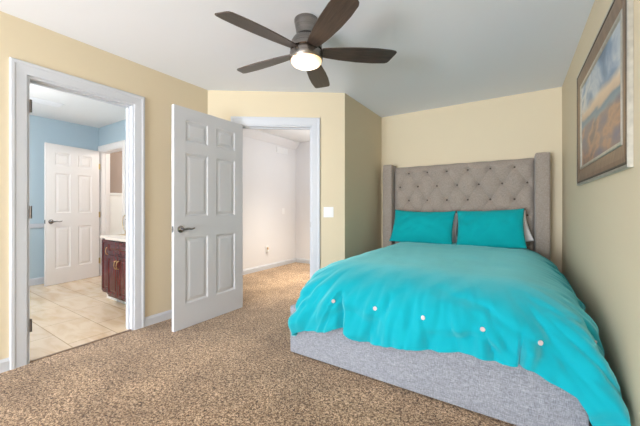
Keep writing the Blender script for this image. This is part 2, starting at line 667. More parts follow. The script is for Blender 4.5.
# ------------------------------------------------------------------ baseboards, casings, jambs
def baseboard(name, p0, p1, nrm, h=0.085, t=0.014):
    """runs from p0 to p1 on the wall line, sticking out along nrm"""
    p0, p1, nv = Vector(p0), Vector(p1), Vector(nrm).normalized()
    prof = [(0, 0), (t, 0), (t, h - 0.02), (t * 0.75, h - 0.012), (t * 0.5, h - 0.004), (t * 0.35, h), (0, h)]
    bm = bmesh.new()
    r0 = [bm.verts.new((p0.x + nv.x * u, p0.y + nv.y * u, z)) for u, z in prof]
    r1 = [bm.verts.new((p1.x + nv.x * u, p1.y + nv.y * u, z)) for u, z in prof]
    n = len(prof)
    for i in range(n):
        j = (i + 1) % n
        bm.faces.new((r0[i], r1[i], r1[j], r0[j]))
    bm.faces.new(r0)
    bm.faces.new(r1[::-1])
    return struct(obj(name, bm, 'trim'))


CW = 0.09
baseboard('baseboard_left', (XL, -1.2), (XL, BD0 - CW), (1, 0))
baseboard('baseboard_left', (XL, BD1 + CW), (XL, A.y), (1, 0))
baseboard('baseboard_angled', diag(0.0, 0), diag(HD0 - CW, 0), -N)
baseboard('baseboard_angled', diag(HD1 + CW, 0), diag(LEN, 0), -N)
baseboard('baseboard_alcove', (B.x, B.y), (B.x, YB), (1, 0))
baseboard('baseboard_back', (B.x, YB), (XR, YB), (0, -1))
baseboard('baseboard_right', (XR, SOUTH), (XR, YB), (-1, 0))
baseboard('baseboard_hall', (HX, BY + T), (HX, HY), (1, 0))
baseboard('baseboard_hall_end', (HX, HY), (B.x - T, HY), (0, -1))
baseboard('baseboard_bathroom', (BX, -1.0), (BX, BY), (1, 0), 0.1)
baseboard('baseboard_bathroom_side', (ND1 + CW, BY), (XL - T, BY), (0, -1), 0.1)


def casing(name, o2, e, n, s0, s1, ztop, w=CW):
    """U-shaped door casing: o2 origin in plan, e along the wall, n out of the wall"""
    prof = [(0.0, 0.0), (0.0, 0.010), (0.004, 0.012), (0.060, 0.015), (0.068, 0.019), (0.084, 0.019), (w, 0.014), (w, 0.0)]
    o2, e, n = Vector(o2), Vector(e), Vector(n)
    bm = bmesh.new()

    def P(s, z, v):
        p = o2 + e * s + n * v
        return bm.verts.new((p.x, p.y, z))
    st = []
    st.append([P(s0 - u, 0, v) for u, v in prof])
    st.append([P(s0 - u, ztop + u, v) for u, v in prof])
    st.append([P(s1 + u, ztop + u, v) for u, v in prof])
    st.append([P(s1 + u, 0, v) for u, v in prof])
    k = len(prof)
    for a, b_ in zip(st, st[1:]):
        for i in range(k):
            j = (i + 1) % k
            bm.faces.new((a[i], b_[i], b_[j], a[j]))
    bm.faces.new(st[0])
    bm.faces.new(st[-1][::-1])
    return struct(obj(name, bm, 'trim'))


def jamb(name, o2, e, n, s0, s1, ztop, depth=T, t=0.016):
    """door lining inside the opening, with a stop; n points out of the room into the wall"""
    o2, e, n = Vector(o2), Vector(e), Vector(n)
    bm = bmesh.new()

    def pr(sa, sb, na, nb, z0, z1):
        pts = []
        for s, v in ((sa, na), (sb, na), (sb, nb), (sa, nb)):
            p = o2 + e * s + n * v
            pts.append((p.x, p.y))
        prism(bm, pts, z0, z1)
    pr(s0, s0 + t, 0, depth, 0, ztop - t)
    pr(s1 - t, s1, 0, depth, 0, ztop - t)
    pr(s0, s1, 0, depth, ztop - t, ztop)
    pr(s0 + t, s0 + t + 0.011, 0.05, 0.085, 0, ztop - t - 0.011)
    pr(s1 - t - 0.011, s1 - t, 0.05, 0.085, 0, ztop - t - 0.011)
    pr(s0 + t, s1 - t, 0.05, 0.085, ztop - t - 0.011, ztop - t)
    return struct(obj(name, bm, 'trim'))


# bathroom doorway
j1 = jamb('trim_1', (XL, 0), (0, 1), (-1, 0), BD0 - 0.002, BD1 + 0.002, DH)
c1 = casing('trim_2', (XL, 0), (0, 1), (1, 0), BD0, BD1, DH)
casing('trim_3', (XL - T, 0), (0, 1), (-1, 0), BD0, BD1, DH)
# hinges left on its jamb (near side)
for z in (0.27, 1.08, 1.84):
    bm = bmesh.new()
    tube(bm, [(XL + 0.008, BD0 + 0.018, z - 0.045), (XL + 0.008, BD0 + 0.018, z + 0.045)], 0.007, 10)
    box(bm, XL - 0.05, XL + 0.006, BD0 + 0.0141, BD0 + 0.0175, z - 0.044, z + 0.044)
    smooth_angle(obj('hinge', bm, 'dark_metal', j1))
# threshold strip
bm = bmesh.new()
box(bm, XL - 0.03, XL - 0.005, BD0 + 0.014, BD1 - 0.014, 0.0, 0.006, 0.002)
struct(obj('trim_4', bm, 'frame_brown'))
# hall doorway
j2 = jamb('trim_5', A, E, N, HD0 - 0.002, HD1 + 0.002, DH)
casing('trim_6', A, E, -N, HD0, HD1, DH)
p = Vector(diag(HD0, T))
casing('trim_7', diag(0, T), E, N, HD0, HD1, DH)
# strike plate on the latch side
bm = bmesh.new()
box(bm, HD1 - 0.0165, HD1 - 0.0145, 0.008, 0.036, 0.89, 0.95)
xform(bm, Matrix.Translation((A.x, A.y, 0)) @ Matrix.Rotation(atan2(E.y, E.x), 4, 'Z'))
obj('strike_plate', bm, 'chrome', j2)
# bathroom inner doorway
j8 = jamb('trim_8', (0, BY), (1, 0), (0, 1), ND0 - 0.002, ND1 + 0.002, 2.04)
j8.data.materials[0] = M['door_lit']
c9 = casing('trim_9', (0, BY), (1, 0), (0, -1), ND0, ND1, 2.04)
c9.data.materials[0] = M['door_lit']
# chair rail on the blue wall
bm = bmesh.new()
box(bm, BX, BX + 0.022, -1.0, BY, 0.82, 0.885, 0.006)
struct(obj('trim_10', bm, 'trim'))
# crown of the hall
bm = bmesh.new()
for pts in ([(HX, H - 0.13), (HX + 0.015, H - 0.13), (HX + 0.10, H - 0.02), (HX + 0.10, H), (HX, H)],):
    a = [bm.verts.new((x, BY + T, z)) for x, z in pts]
    b_ = [bm.verts.new((x, HY, z)) for x, z in pts]
    for i in range(len(pts)):
        j = (i + 1) % len(pts)
        bm.faces.new((a[i], b_[i], b_[j], a[j]))
    bm.faces.new(a)
    bm.faces.new(b_[::-1])
struct(obj('trim_11', bm, 'hallwall'))


# ------------------------------------------------------------------ six-panel doors
def panel_door_bm(w, h, t=0.035):
    """leaf in local x 0..w (hinge at 0), y 0..t, z 0..h, with raised panels on both faces"""
    bm = bmesh.new()
    st, mid = 0.112, 0.10
    pw = (w - 2 * st - mid) / 2
    xs = [0, st, st + pw, st + pw + mid, w - st, w]
    zs = [0, 0.225, 0.835, 1.03, 1.615, 1.725, 1.92, h]
    for side in (0, 1):
        y0 = 0 if side == 0 else t
        sg = 1 if side == 0 else -1

        def quad(x0, x1, z0, z1, y):
            return [bm.verts.new(p) for p in ((x0, y, z0), (x1, y, z0), (x1, y, z1), (x0, y, z1))]
        for i in range(5):
            for j in range(7):
                x0, x1, z0, z1 = xs[i], xs[i + 1], zs[j], zs[j + 1]
                outer = quad(x0, x1, z0, z1, y0)
                if i in (1, 3) and j in (1, 3, 5):
                    prev = outer
                    for ins, dep in ((0.004, 0.004), (0.014, 0.010), (0.022, 0.0105), (0.045, 0.003), (0.050, 0.002)):
                        cur = quad(x0 + ins, x1 - ins, z0 + ins, z1 - ins, y0 + sg * dep)
                        for k in range(4):
                            l = (k + 1) % 4
                            bm.faces.new((prev[k], prev[l], cur[l], cur[k]))
                        prev = cur
                    bm.faces.new(prev)
                else:
                    bm.faces.new(outer)
    bmesh.ops.remove_doubles(bm, verts=bm.verts[:], dist=1e-5)
    # edges
    for x in (0, w):
        v = [bm.verts.new(p) for p in ((x, 0, 0), (x, t, 0), (x, t, h), (x, 0, h))]
        bm.faces.new(v)
    for z in (0, h):
        v = [bm.verts.new(p) for p in ((0, 0, z), (w, 0, z), (w, t, z), (0, t, z))]
        bm.faces.new(v)
    return bm


def lever_handle(parent, x, z, t, direction, m):
    """rose and lever on both faces; direction = +1 lever towards +x"""
    for side in (0, 1):
        y0, sg = (0.0, -1) if side == 0 else (t, 1)
        bm = bmesh.new()
        lathe(bm, [(0.030, y0 + sg * 0.0002), (0.033, y0 + sg * 0.004), (0.031, y0 + sg * 0.009), (0.016, y0 + sg * 0.013), (0.011, y0 + sg * 0.018), (0.011, y0 + sg * 0.045)], 24, (x, 0, z), 'Y')
        hd = smooth_angle(obj('door_handle', bm, m, parent))
        bm = bmesh.new()
        pts = [(x, y0 + sg * 0.046, z), (x + direction * 0.02, y0 + sg * 0.052, z + 0.002), (x + direction * 0.05, y0 + sg * 0.052, z + 0.004),
               (x + direction * 0.08, y0 + sg * 0.050, z - 0.002), (x + direction * 0.105, y0 + sg * 0.046, z + 0.003), (x + direction * 0.118, y0 + sg * 0.044, z + 0.006)]
        tube(bm, pts, [0.013, 0.011, 0.009, 0.008, 0.008, 0.005], 12)
        smooth_angle(obj('lever', bm, m, hd), 60)


def make_door(name, label, hinge, ang, w, handle_z, m, hinge_m):
    bm = panel_door_bm(w, 2.032)
    d = struct(obj(name, bm, 'door'), label)
    d.location = (hinge[0], hinge[1], 0.004)
    d.rotation_euler = (0, 0, ang)
    lever_handle(d, w - 0.062, handle_z, 0.035, -1, m)
    bm = bmesh.new()
    box(bm, w - 0.0005, w + 0.0015, 0.006, 0.029, handle_z - 0.028, handle_z + 0.028, 0.0005, 1)
    box(bm, w + 0.0015, w + 0.008, 0.012, 0.023, handle_z - 0.008, handle_z + 0.008, 0.002, 1)
    obj('latch_plate', bm, m, d)
    return d


# bedroom door, folded back against the left wall; the face on show is x = -2.56
d1 = make_door('door_1', 'white six-panel door standing open against the beige left wall', (-2.594, 2.357), -pi / 2 + 0.007, 0.81, 0.914, 'chrome', 'chrome')
for z in (0.25, 1.0, 1.80):
    bm = bmesh.new()
    tube(bm, [(-0.006, -0.004, z - 0.045), (-0.006, -0.004, z + 0.045)], 0.006, 10)
    smooth_angle(obj('hinge', bm, 'chrome', d1))
# bathroom door, open against the blue wall
v = Vector((-5.60, 1.46)) - Vector((-5.745, 2.17))
d2 = make_door('door_2', 'white six-panel door open inside the bathroom', (-5.745, 2.17), atan2(v.y, v.x), 0.725, 0.91, 'chrome', 'brass')
d2.data.materials[0] = M['door_lit']
for z in (0.25, 1.0, 1.78):
    bm = bmesh.new()
    tube(bm, [(-0.004, 0.041, z - 0.045), (-0.004, 0.041, z + 0.045)], 0.007, 10)
    box(bm, 0.0, 0.012, 0.0352, 0.0375, z - 0.045, z + 0.045)
    smooth_angle(obj('hinge', bm, 'brass', d2))


# ------------------------------------------------------------------ bed
bed = thing('bed', 'grey upholstered bed with tall button-tufted wingback headboard', 'bed', (-0.6, 3.0, 0))
BO = Vector((-0.6, 3.0, 0))


def bobj(name, bm, m, parent=bed, **k):
    xform(bm, Matrix.Translation(-BO))
    return obj(name, bm, m, parent, **k)


BLX, BRX, BFY = -1.45, 0.280, 1.81
# footboard and side rails, each an upholstered panel
bm = bmesh.new()
box(bm, BLX, BRX, BFY, BFY + 0.06, 0.012, 0.365, 0.012, 3)
smooth_angle(bobj('footboard', bm, 'weave'), 50)
for x0 in (BLX, BRX - 0.06):
    bm = bmesh.new()
    box(bm, x0, x0 + 0.06, BFY + 0.061, 4.08, 0.012, 0.365, 0.012, 3)
    smooth_angle(bobj('side_rail', bm, 'weave'), 50)
# feet under the rails
for x in (BLX + 0.08, BRX - 0.08):
    for y in (BFY + 0.09, 3.9):
        bm = bmesh.new()
        box(bm, x - 0.02, x + 0.02, y - 0.02, y + 0.02, 0.0, 0.10)
        bobj('foot', bm, 'slot')
bm = bmesh.new()
box(bm, BLX + 0.062, BRX - 0.062, BFY + 0.062, 4.03, 0.10, 0.36)
bobj('platform', bm, 'slot')
bm = bmesh.new()
box(bm, BLX + 0.10, BRX - 0.08, BFY + 0.11, 4.02, 0.362, 0.600, 0.115, 6)
smooth_angle(bobj('mattress', bm, 'mattress'), 60)

# tufted panel
PX0, PX1, PZ0, PZ1, PY = -1.42, 0.172, 0.10, 1.665, 4.12
SX, SZ = 0.2420, 0.1840          # column spacing, row spacing
CX0, CZ0 = -1.345 + SX / 2, 1.580    # first button of the top row


def tuft(x, z):
    u = (x - CX0) / SX
    w_ = (z - CZ0) / (2 * SZ)
    p_, q = u + w_, u - w_
    a = abs(sin(pi * p_)) * abs(sin(pi * q))
    h = 0.022 * (a ** 0.38)
    # nearest lattice button
    best = 9
    for i in (math.floor(p_), math.floor(p_) + 1):
        for j in (math.floor(q), math.floor(q) + 1):
            uu, ww = (i + j) / 2, (i - j) / 2
            dx, dz = (u - uu) * SX, (w_ - ww) * 2 * SZ
            best = min(best, sqrt(dx * dx + dz * dz))
    h += 0.036 * (1 - exp(-(best / 0.042) ** 1.5))
    # outside the outer buttons the cushion is plain with vertical pleats
    top = max(0, min(1, (z - 1.585) / 0.02))
    h = h * (1 - top) + top * 0.046 * (1 - 0.25 * exp(-((u - round(u)) * SX / 0.02) ** 2))
    edge = min(x - PX0, PX1 - x)
    h *= 1 - exp(-(max(edge, 0) / 0.02) ** 1.2) * 0.9
    e2 = max(0.0, PZ1 - z)
    h *= (1 - exp(-(e2 / 0.03) ** 1.3))
    return h


bm = bmesh.new()
nx, nz = 230, 225
grid = []
for j in range(nz + 1):
    row = []
    z = PZ0 + (PZ1 - PZ0) * j / nz
    for i in range(nx + 1):
        x = PX0 + (PX1 - PX0) * i / nx
        u = (x - CX0) / SX
        zz = z + (0.006 * abs(sin(pi * u)) if j > nz * 0.93 else 0) * max(0, (j / nz - 0.93) / 0.07)
        row.append(bm.verts.new((x, PY - tuft(x, z), zz)))
    grid.append(row)
for j in range(nz):
    for i in range(nx):
        bm.faces.new((grid[j][i], grid[j][i + 1], grid[j + 1][i + 1], grid[j + 1][i]))
bk = [bm.verts.new(p) for p in ((PX0, 4.185, PZ0), (PX1, 4.185, PZ0), (PX1, 4.185, PZ1), (PX0, 4.185, PZ1))]
bm.faces.new(bk)
bm.faces.new(grid[0][::-1] + [bk[0], bk[1]])
bm.faces.new(grid[nz] + [bk[2], bk[3]])
bm.faces.new([grid[j][0] for j in range(nz + 1)] + [bk[3], bk[0]])
bm.faces.new([grid[j][nx] for j in range(nz, -1, -1)] + [bk[1], bk[2]])
hb = smooth_angle(bobj('headboard_panel', bm, 'weave_hb'), 60)
# buttons
bm = bmesh.new()
lathe(bm, [(0.0130, 0.0), (0.0135, -0.003), (0.011, -0.007), (0.006, -0.009), (0.001, -0.0095)], 14, (0, 0, 0), 'Y')
btn = smooth_angle(obj('tuft_button', bm, 'tuft', hb), 80)
first = True
for r in range(6):
    zr = CZ0 - r * SZ
    for c in range(7):
        xr = CX0 + c * SX if r % 2 == 0 else CX0 + (c - 0.5) * SX
        if r % 2 == 0 and c == 6:
            continue
        if zr < 0.62:
            continue
        if first:
            o = btn
            first = False
        else:
            o = btn.copy()
            C.objects.link(o)
            o.parent = hb
        o.location = (xr - BO.x, PY - BO.y - 0.0015, zr)
# wings
for x0, x1 in ((-1.553, -1.4215), (0.1735, 0.305)):
    bm = bmesh.new()
    box(bm, x0, x1, 3.985, 4.195, 0.012, 1.705, 0.018, 4)
    smooth_angle(bobj('headboard_wing', bm, 'weave_hb'), 50)

# ------------------------------------------------------------------ comforter
KX0, KX1, KY0, KY1 = -1.072, -0.045, 2.160, 3.93     # flat core
RX, RZ, QL = 0.42, 0.29, 0.567      # rounded shoulder: half-axes and its length along the cloth
TOPZ = 0.685
LF, LSL, LSR = 0.715, 0.76, 0.84                     # overhang lengths measured on the cloth


def fold(s, dd, seed):
    """displacement of the hanging skirt; s runs along the edge, dd is how far down the cloth"""
    a = 0.0
    a += 0.55 * sin(s * 13.0 + seed + 1.3 * sin(s * 4.1 + seed * 2))
    a += 0.35 * sin(s * 27.0 + seed * 3 + 2.0 * sin(s * 6.0))
    a += 0.45 * noise.noise(Vector((s * 7.0, dd * 1.5, seed)))
    k = max(0.0, min(1.0, (dd - 0.26) / 0.40))
    return a * 0.013 * k


def gauss(x, w):
    return exp(-(x / w) ** 2)


def cloth(a, b):
    """flat cloth point -> place in the room"""
    qx, qy = min(max(a, KX0), KX1), min(max(b, KY0), 99)
    dx, dy = a - qx, b - qy
    top = TOPZ + 0.012 * (1 - ((qx + 0.6) / 0.75) ** 2)
    top += 0.010 * noise.noise(Vector((a * 2.3, b * 2.3, 3.1))) + 0.004 * noise.noise(Vector((a * 9 + b * 3, b * 5, 1.0)))
    d = (abs(dx) ** 2.7 + abs(dy) ** 2.7) ** (1 / 2.7)
    if d < 1e-6:
        return Vector((a, b, top))
    nrm = Vector((dx, dy)).normalized()
    ang = atan2(-nrm.y, nrm.x)     # 0 = right side, pi/2 = foot, pi = left side
    phi = min(d / QL, 1.0) * pi / 2
    X = RX * sin(phi)
    Z = RZ * (1 - cos(phi))
    rest = d - QL
    if rest > 0.18:
        rest = 0.18 + 0.15 * (1 - exp(-(rest - 0.18) / 0.15))
    if rest > 0:
        Z += rest * 0.985
        X += 0.022 * sin(min(1, rest / 0.28) * pi) - 0.05 * max(0, rest - 0.12)
    # position along the hem (perimeter)
    if abs(dy) < 1e-6:
        s = (4 + KX1 + 0.471 + (b - KY0)) if dx > 0 else (4 + KX0 - 0.471 - (b - KY0))
    else:
        s = 4.0 + qx + (pi / 2 - ang) * 0.30
    way = max(-1.0, min(1.0, (s - 3.45) / 0.4))
    X += fold(s, d, 1.7)
    # extra gathering where the corners turn
    if dx != 0 and dy != 0:
        k = min(1, d / 0.5) ** 2
        X += 0.030 * k * sin(ang * 9 + 0.8) * sin(2 * min(max(ang if ang < pi / 2 else pi - ang, 0), pi / 2))
    # crisp creases seen on the foot side
    if dy < 0:
        for cx, cw, amp, d0 in ((-0.985, 0.016, 0.042, 0.24), (0.035, 0.010, 0.040, 0.26), (-0.42, 0.03, 0.012, 0.22), (-0.72, 0.035, 0.012, 0.20), (-0.20, 0.03, 0.010, 0.22)):
            kk = max(0, min(1, (d - d0 - 0.14) / 0.12))
            X -= amp * kk * gauss(a - cx - 0.25 * (d - 0.4) * 0.2, cw)
            X += amp * 0.5 * kk * gauss(a - cx - 0.05, 0.04)
    # diagonal drag lines over the rounded shoulder
    X += 0.007 * min(1, d / 0.12) * sin((a * 0.9 + d * 0.55) * 42 + 2.2 * noise.noise(Vector((a * 3, d * 4, 8)))) * (0.5 + noise.noise(Vector((a * 2.7, d * 2, 5.5))))
    # soft drag wrinkles, sharper ridges, running down and outward
    for fa, fd, sd_, am in ((4.2, 1.9, 2.0, 0.024), (9.5, 1.6, 6.0, 0.022), (19.0, 2.0, 11.0, 0.012)):
        rn = noise.noise(Vector((s * fa - d * fd * 2.2 * way, d * fd, sd_)))
        X += am * (min(1.0, abs(rn) * 3.0) - 0.72) * max(0, min(1, (d - 0.10) / 0.30))
    z = top * 1.0 - Z
    if dx < 0:
        c2 = sin(2 * min(max(pi - ang, 0), pi / 2)) ** 2
        X *= 1 + 0.13 * c2 * max(0.0, min(1, (d - 0.25) / 0.55))
    if dx > 0:
        c2 = sin(2 * min(max(ang, 0), pi / 2)) ** 2
        X *= 1 + 0.31 * c2 * max(0.0, min(1, (d - 0.2) / 0.55))
        X = min(X, 0.64)
    P = Vector((qx + nrm.x * X, qy + nrm.y * X, z))
    P.x = min(P.x, XR - 0.030)
    if P.z < 0.03:
        P.z = 0.03 + 0.004 * noise.noise(P * 9)
    return P


def foot_len(a):
    """how far the cloth hangs at the foot, along its width"""
    v = LF
    v += 0.010 * sin(a * 5.1 + 0.6) + 0.004 * sin(a * 13)
    v += -0.050 * gauss(a + 0.98, 0.08)
    v += -0.025 * gauss(a - 0.10, 0.12)
    v += 0.16 * max(0.0, min(1.0, (a - 0.34) / 0.3))
    k = max(0.0, min(1.0, (a + 0.75) / 0.65))
    v -= 0.005 + 0.085 * k * k * (3 - 2 * k)
    return v


bm = bmesh.new()
NA, NB = 210, 230
g = []
for j in range(NB + 1):
    tb = j / NB
    row = []
    for i in range(NA + 1):
        ta = i / NA
        a = (KX0 - LSL) + ta * ((KX1 + LSR) - (KX0 - LSL))
        b = (KY0 - foot_len(a)) + tb * (KY1 - (KY0 - foot_len(a)))
        row.append(bm.verts.new(cloth(a, b)))
    g.append(row)
for j in range(NB):
    for i in range(NA):
        bm.faces.new((g[j][i], g[j][i + 1], g[j + 1][i + 1], g[j + 1][i]))
cf = obj('comforter', bm, 'teal', None, smooth=True)
tag(cf, 'teal comforter with pearl buttons draped over the bed', 'comforter')
if cf.data.polygons[NA * (NB - 30) + NA // 2].normal.z < 0:
    cf.data.flip_normals()
sd = cf.modifiers.new('thickness', 'SOLIDIFY')
sd.thickness = 0.028
sd.offset = -1
bv = cf.modifiers.new('soft_hem', 'BEVEL')
bv.width = 0.010
bv.segments = 3
bv.limit_method = 'ANGLE'
bv.angle_limit = radians(60)

# sewn buttons along the border
bm = bmesh.new()
lathe(bm, [(0.0115, 0.0), (0.0125, 0.003), (0.012, 0.006), (0.009, 0.0065), (0.008, 0.0045), (0.001, 0.0045)], 18)
cb = smooth_angle(obj('button', bm, 'button', cf), 40)
spots = [(x, KY0 - 0.465) for x in (-1.03, -0.735, -0.44, -0.145, 0.125)]
spots += [(KX1 + 0.48, KY0 - 0.24), (KX0 - 0.34, KY0 - 0.35)]
spots += [(KX1 + 0.42, y) for y in (2.25, 2.55, 2.85, 3.15)] + [(KX0 - 0.46, y) for y in (2.25, 2.55, 2.85, 3.15)]
for k, (a, b) in enumerate(spots):
    p0 = cloth(a, b)
    e1 = cloth(a + 0.01, b) - cloth(a - 0.01, b)
    e2 = cloth(a, b + 0.01) - cloth(a, b - 0.01)
    nn = e1.cross(e2).normalized()
    core = Vector((min(max(p0.x, KX0), KX1), min(max(p0.y, KY0), KY1), 0.3))
    if nn.dot(p0 - core) < 0:
        nn = -nn
    o = cb if k == 0 else cb.copy()
    if k:
        C.objects.link(o)
        o.parent = cf
    o.location = p0 + nn * 0.001
    o.rotation_euler = nn.to_track_quat('Z', 'Y').to_euler()


# ------------------------------------------------------------------ pillows
def pillow(name, label, m, w, h, t, loc, rx, rz=0, seed=0, sag=0.0, group=None, ry=0):
    bm = bmesh.new()
    nu, nv = 54, 40
    lay = []
    for side in (1, -1):
        rows = []
        for j in range(nv + 1):
            v = -1 + 2 * j / nv
            row = []
            for i in range(nu + 1):
                u = -1 + 2 * i / nu
                fu = max(0.0, 1 - abs(u) ** 2.6) ** 0.55
                fv = max(0.0, 1 - abs(v) ** 2.4) ** 0.55
                th = t / 2 * fu * fv
                x = u * w / 2 * (1 - 0.055 * (1 - abs(u) ** 1.0 * 0 - v * v) * abs(u) ** 3)
                z = v * h / 2 * (1 - (0.075 if v > 0 else 0.0) * (1 - u * u) * abs(v) ** 3)
                z -= sag * (1 - u * u) * (v + 1) / 2
                e = min(1, 6 * fu * fv)
                wr = 0.012 * noise.noise(Vector((u * 3 + seed, v * 2.2, side * 2 + seed)))
                wr += 0.010 * (0.5 - min(1, 2.6 * abs(noise.noise(Vector((u * 2.6 - v * 1.4, v * 0.9 + u * 0.5, seed * 1.7 + side)))))) * (0.3 + 0.7 * abs(u))
                wr += 0.006 * sin((u * 1.2 + v * 0.5) * 9 + seed + 2 * noise.noise(Vector((u * 2, v * 2, seed)))) * (1 - abs(v)) * abs(u)
                row.append(bm.verts.new((x, -side * (th + wr * e * fv), z + 0.003 * noise.noise(Vector((u * 4, v * 4, seed + 7))))))
            rows.append(row)
        lay.append(rows)
    for rows in lay:
        for j in range(nv):
            for i in range(nu):
                bm.faces.new((rows[j][i], rows[j][i + 1], rows[j + 1][i + 1], rows[j + 1][i]))
    bmesh.ops.remove_doubles(bm, verts=bm.verts[:], dist=0.0012)
    o = obj(name, bm, m, None, smooth=True)
    o.location = loc
    o.rotation_euler = (rx, ry, rz)
    return tag(o, label, 'pillow', group)


pillow('pillow', 'teal pillow on the left side of the bed', 'teal_pillow', 0.75, 0.45, 0.15, (-0.975, 3.80, 0.884), radians(-27), 0, 1.0, 0.012, ry=radians(1))
pillow('pillow', 'teal pillow on the right side of the bed', 'teal_pillow', 0.67, 0.46, 0.15, (-0.248, 3.80, 0.888), radians(-27), 0.0, 5.0, 0.0, ry=radians(-2.5))
pillow('pillow', 'white pillow hidden behind the left teal pillow', 'white_cotton', 0.60, 0.38, 0.10, (-0.885, 3.97, 0.862), radians(-12), 0, 9.0)
pillow('pillow', 'white pillow peeking out behind the right teal pillow', 'white_cotton', 0.68, 0.34, 0.10, (-0.205, 3.97, 0.85), radians(-12), 0, 12.0, ry=radians(-13))

# ------------------------------------------------------------------ ceiling fan
FX, FY = -1.245, 1.74
fan = thing('ceiling_fan', 'brushed nickel ceiling fan with five dark wood blades and lit lamp', 'ceiling fan', (FX, FY, H))


def fobj(name, prof, m, parent=fan, seg=48):
    bm = bmesh.new()
    lathe(bm, prof, seg)
    return smooth_angle(obj(name, bm, m, parent), 40)


fobj('canopy', [(0.080, 0.0), (0.085, -0.004), (0.085, -0.014), (0.082, -0.03), (0.074, -0.070), (0.070, -0.10), (0.070, -0.112)], 'nickel')
fobj('motor_housing', [(0.068, -0.1125), (0.078, -0.118), (0.092, -0.135), (0.104, -0.155), (0.108, -0.17), (0.108, -0.182), (0.112, -0.186), (0.112, -0.212), (0.108, -0.216)], 'nickel')
fobj('blade_ring', [(0.098, -0.2165), (0.098, -0.232)], 'dark_metal')
lk = fobj('light_kit', [(0.112, -0.2325), (0.1165, -0.236), (0.1165, -0.283), (0.113, -0.290), (0.109, -0.290)], 'nickel')
fobj('lamp_lens', [(0.1085, -0.2905), (0.108, -0.298), (0.098, -0.312), (0.078, -0.323), (0.050, -0.330), (0.022, -0.333), (0.002, -0.3335)], 'lens', lk)


def blade_bm():
    """blade along +x, from r 0.09 to 0.645"""
    out = [(0.110, -0.042), (0.150, -0.050), (0.25, -0.064), (0.38, -0.075), (0.50, -0.078), (0.60, -0.072), (0.632, -0.066), (0.645, -0.056), (0.644, -0.044),
           (0.618, 0.040), (0.610, 0.055), (0.592, 0.064), (0.50, 0.072), (0.38, 0.072), (0.25, 0.062), (0.150, 0.048), (0.110, 0.040)]
    bm = bmesh.new()
    t = 0.0035
    a = [bm.verts.new((x, y, -t)) for x, y in out]
    b_ = [bm.verts.new((x, y, t)) for x, y in out]
    bm.faces.new(a)
    bm.faces.new(b_[::-1])
    for i in range(len(out)):
        j = (i + 1) % len(out)
        bm.faces.new((a[i], b_[i], b_[j], a[j]))
    return bm


def iron_bm():
    bm = bmesh.new()
    pts = [(0.085, -0.022), (0.150, -0.028), (0.168, -0.020), (0.172, 0.0), (0.168, 0.020), (0.150, 0.028), (0.085, 0.022)]
    prism(bm, pts, 0.0037, 0.0085)
    return bm


PITCH = radians(-12)
BASE = 79 + math.degrees(YAW)
blade0 = None
for k in range(5):
    if blade0 is None:
        bl = smooth_angle(obj('blade', blade_bm(), 'blade', fan))
        ir = obj('blade_bracket', iron_bm(), 'dark_metal', bl)
        blade0, iron0 = bl, ir
    else:
        bl = blade0.copy()
        C.objects.link(bl)
        bl.parent = fan
        ir = iron0.copy()
        C.objects.link(ir)
        ir.parent = bl
    th = radians(BASE + 72 * k)
    bl.matrix_local = Matrix.Translation((0, 0, -0.226)) @ Matrix.Rotation(th, 4, 'Z') @ Matrix.Rotation(PITCH, 4, 'X')

# ------------------------------------------------------------------ picture on the right wall
PYA, PYB, PZA, PZB = 1.81, 3.11, 1.285, 2.145
pic = thing('framed_painting', 'painting of clouds over a shore in wide bronze and silver frame', 'painting', (XR, (PYA + PYB) / 2, (PZA + PZB) / 2))
PW, PH = (PYB - PYA), (PZB - PZA)


def frame_ring(name, prof, m, parent=pic):
    """prof: (inset from the outer edge, distance off the wall); swept around the rectangle"""
    bm = bmesh.new()
    rings = []
    for ins, off in prof:
        w2, h2 = PW / 2 - ins, PH / 2 - ins
        rings.append([bm.verts.new((-off, y, z)) for y, z in ((-w2, -h2), (w2, -h2), (w2, h2), (-w2, h2))])
    n = len(rings)
    for i in range(n):
        a, b_ = rings[i], rings[(i + 1) % n]
        for k in range(4):
            l = (k + 1) % 4
            bm.faces.new((a[k], a[l], b_[l], b_[k]))
    return obj(name, bm, m, parent)


frame_ring('outer_edge', [(0.0, 0.002), (0.0, 0.017), (0.004, 0.021), (0.012, 0.021), (0.016, 0.018), (0.016, 0.002)], 'frame_silver')
frame_ring('dark_bead', [(0.0165, 0.002), (0.0165, 0.020), (0.022, 0.022), (0.028, 0.020), (0.028, 0.002)], 'frame_dark')
frame_ring('moulding', [(0.0285, 0.002), (0.0285, 0.019), (0.05, 0.021), (0.085, 0.017), (0.115, 0.012), (0.115, 0.002)], 'frame_brown')
frame_ring('inner_bead', [(0.1155, 0.002), (0.1155, 0.014), (0.120, 0.017), (0.134, 0.015), (0.140, 0.009), (0.140, 0.002)], 'frame_silver')
bm = bmesh.new()
box(bm, -0.008, -0.002, -PW / 2 + 0.1405, PW / 2 - 0.1405, -PH / 2 + 0.1405, PH / 2 - 0.1405)
obj('canvas', bm, 'canvas', pic)

# ------------------------------------------------------------------ switch plate beside the hall doorway
RZ = atan2(E.y, E.x)
sp = thing('light_switch', 'white double light switch beside the hall doorway', 'light switch', (*diag(1.368, -0.0008), 1.062), RZ)
bm = bmesh.new()
box(bm, -0.058, 0.058, -0.006, 0.0, -0.06, 0.06, 0.003, 2)
obj('plate', bm, 'plate', sp)
for x in (-0.024, 0.024):
    bm = bmesh.new()
    box(bm, x - 0.016, x + 0.016, -0.010, -0.0062, -0.033, 0.033, 0.0015, 1)
    obj('rocker', bm, 'plate', sp)

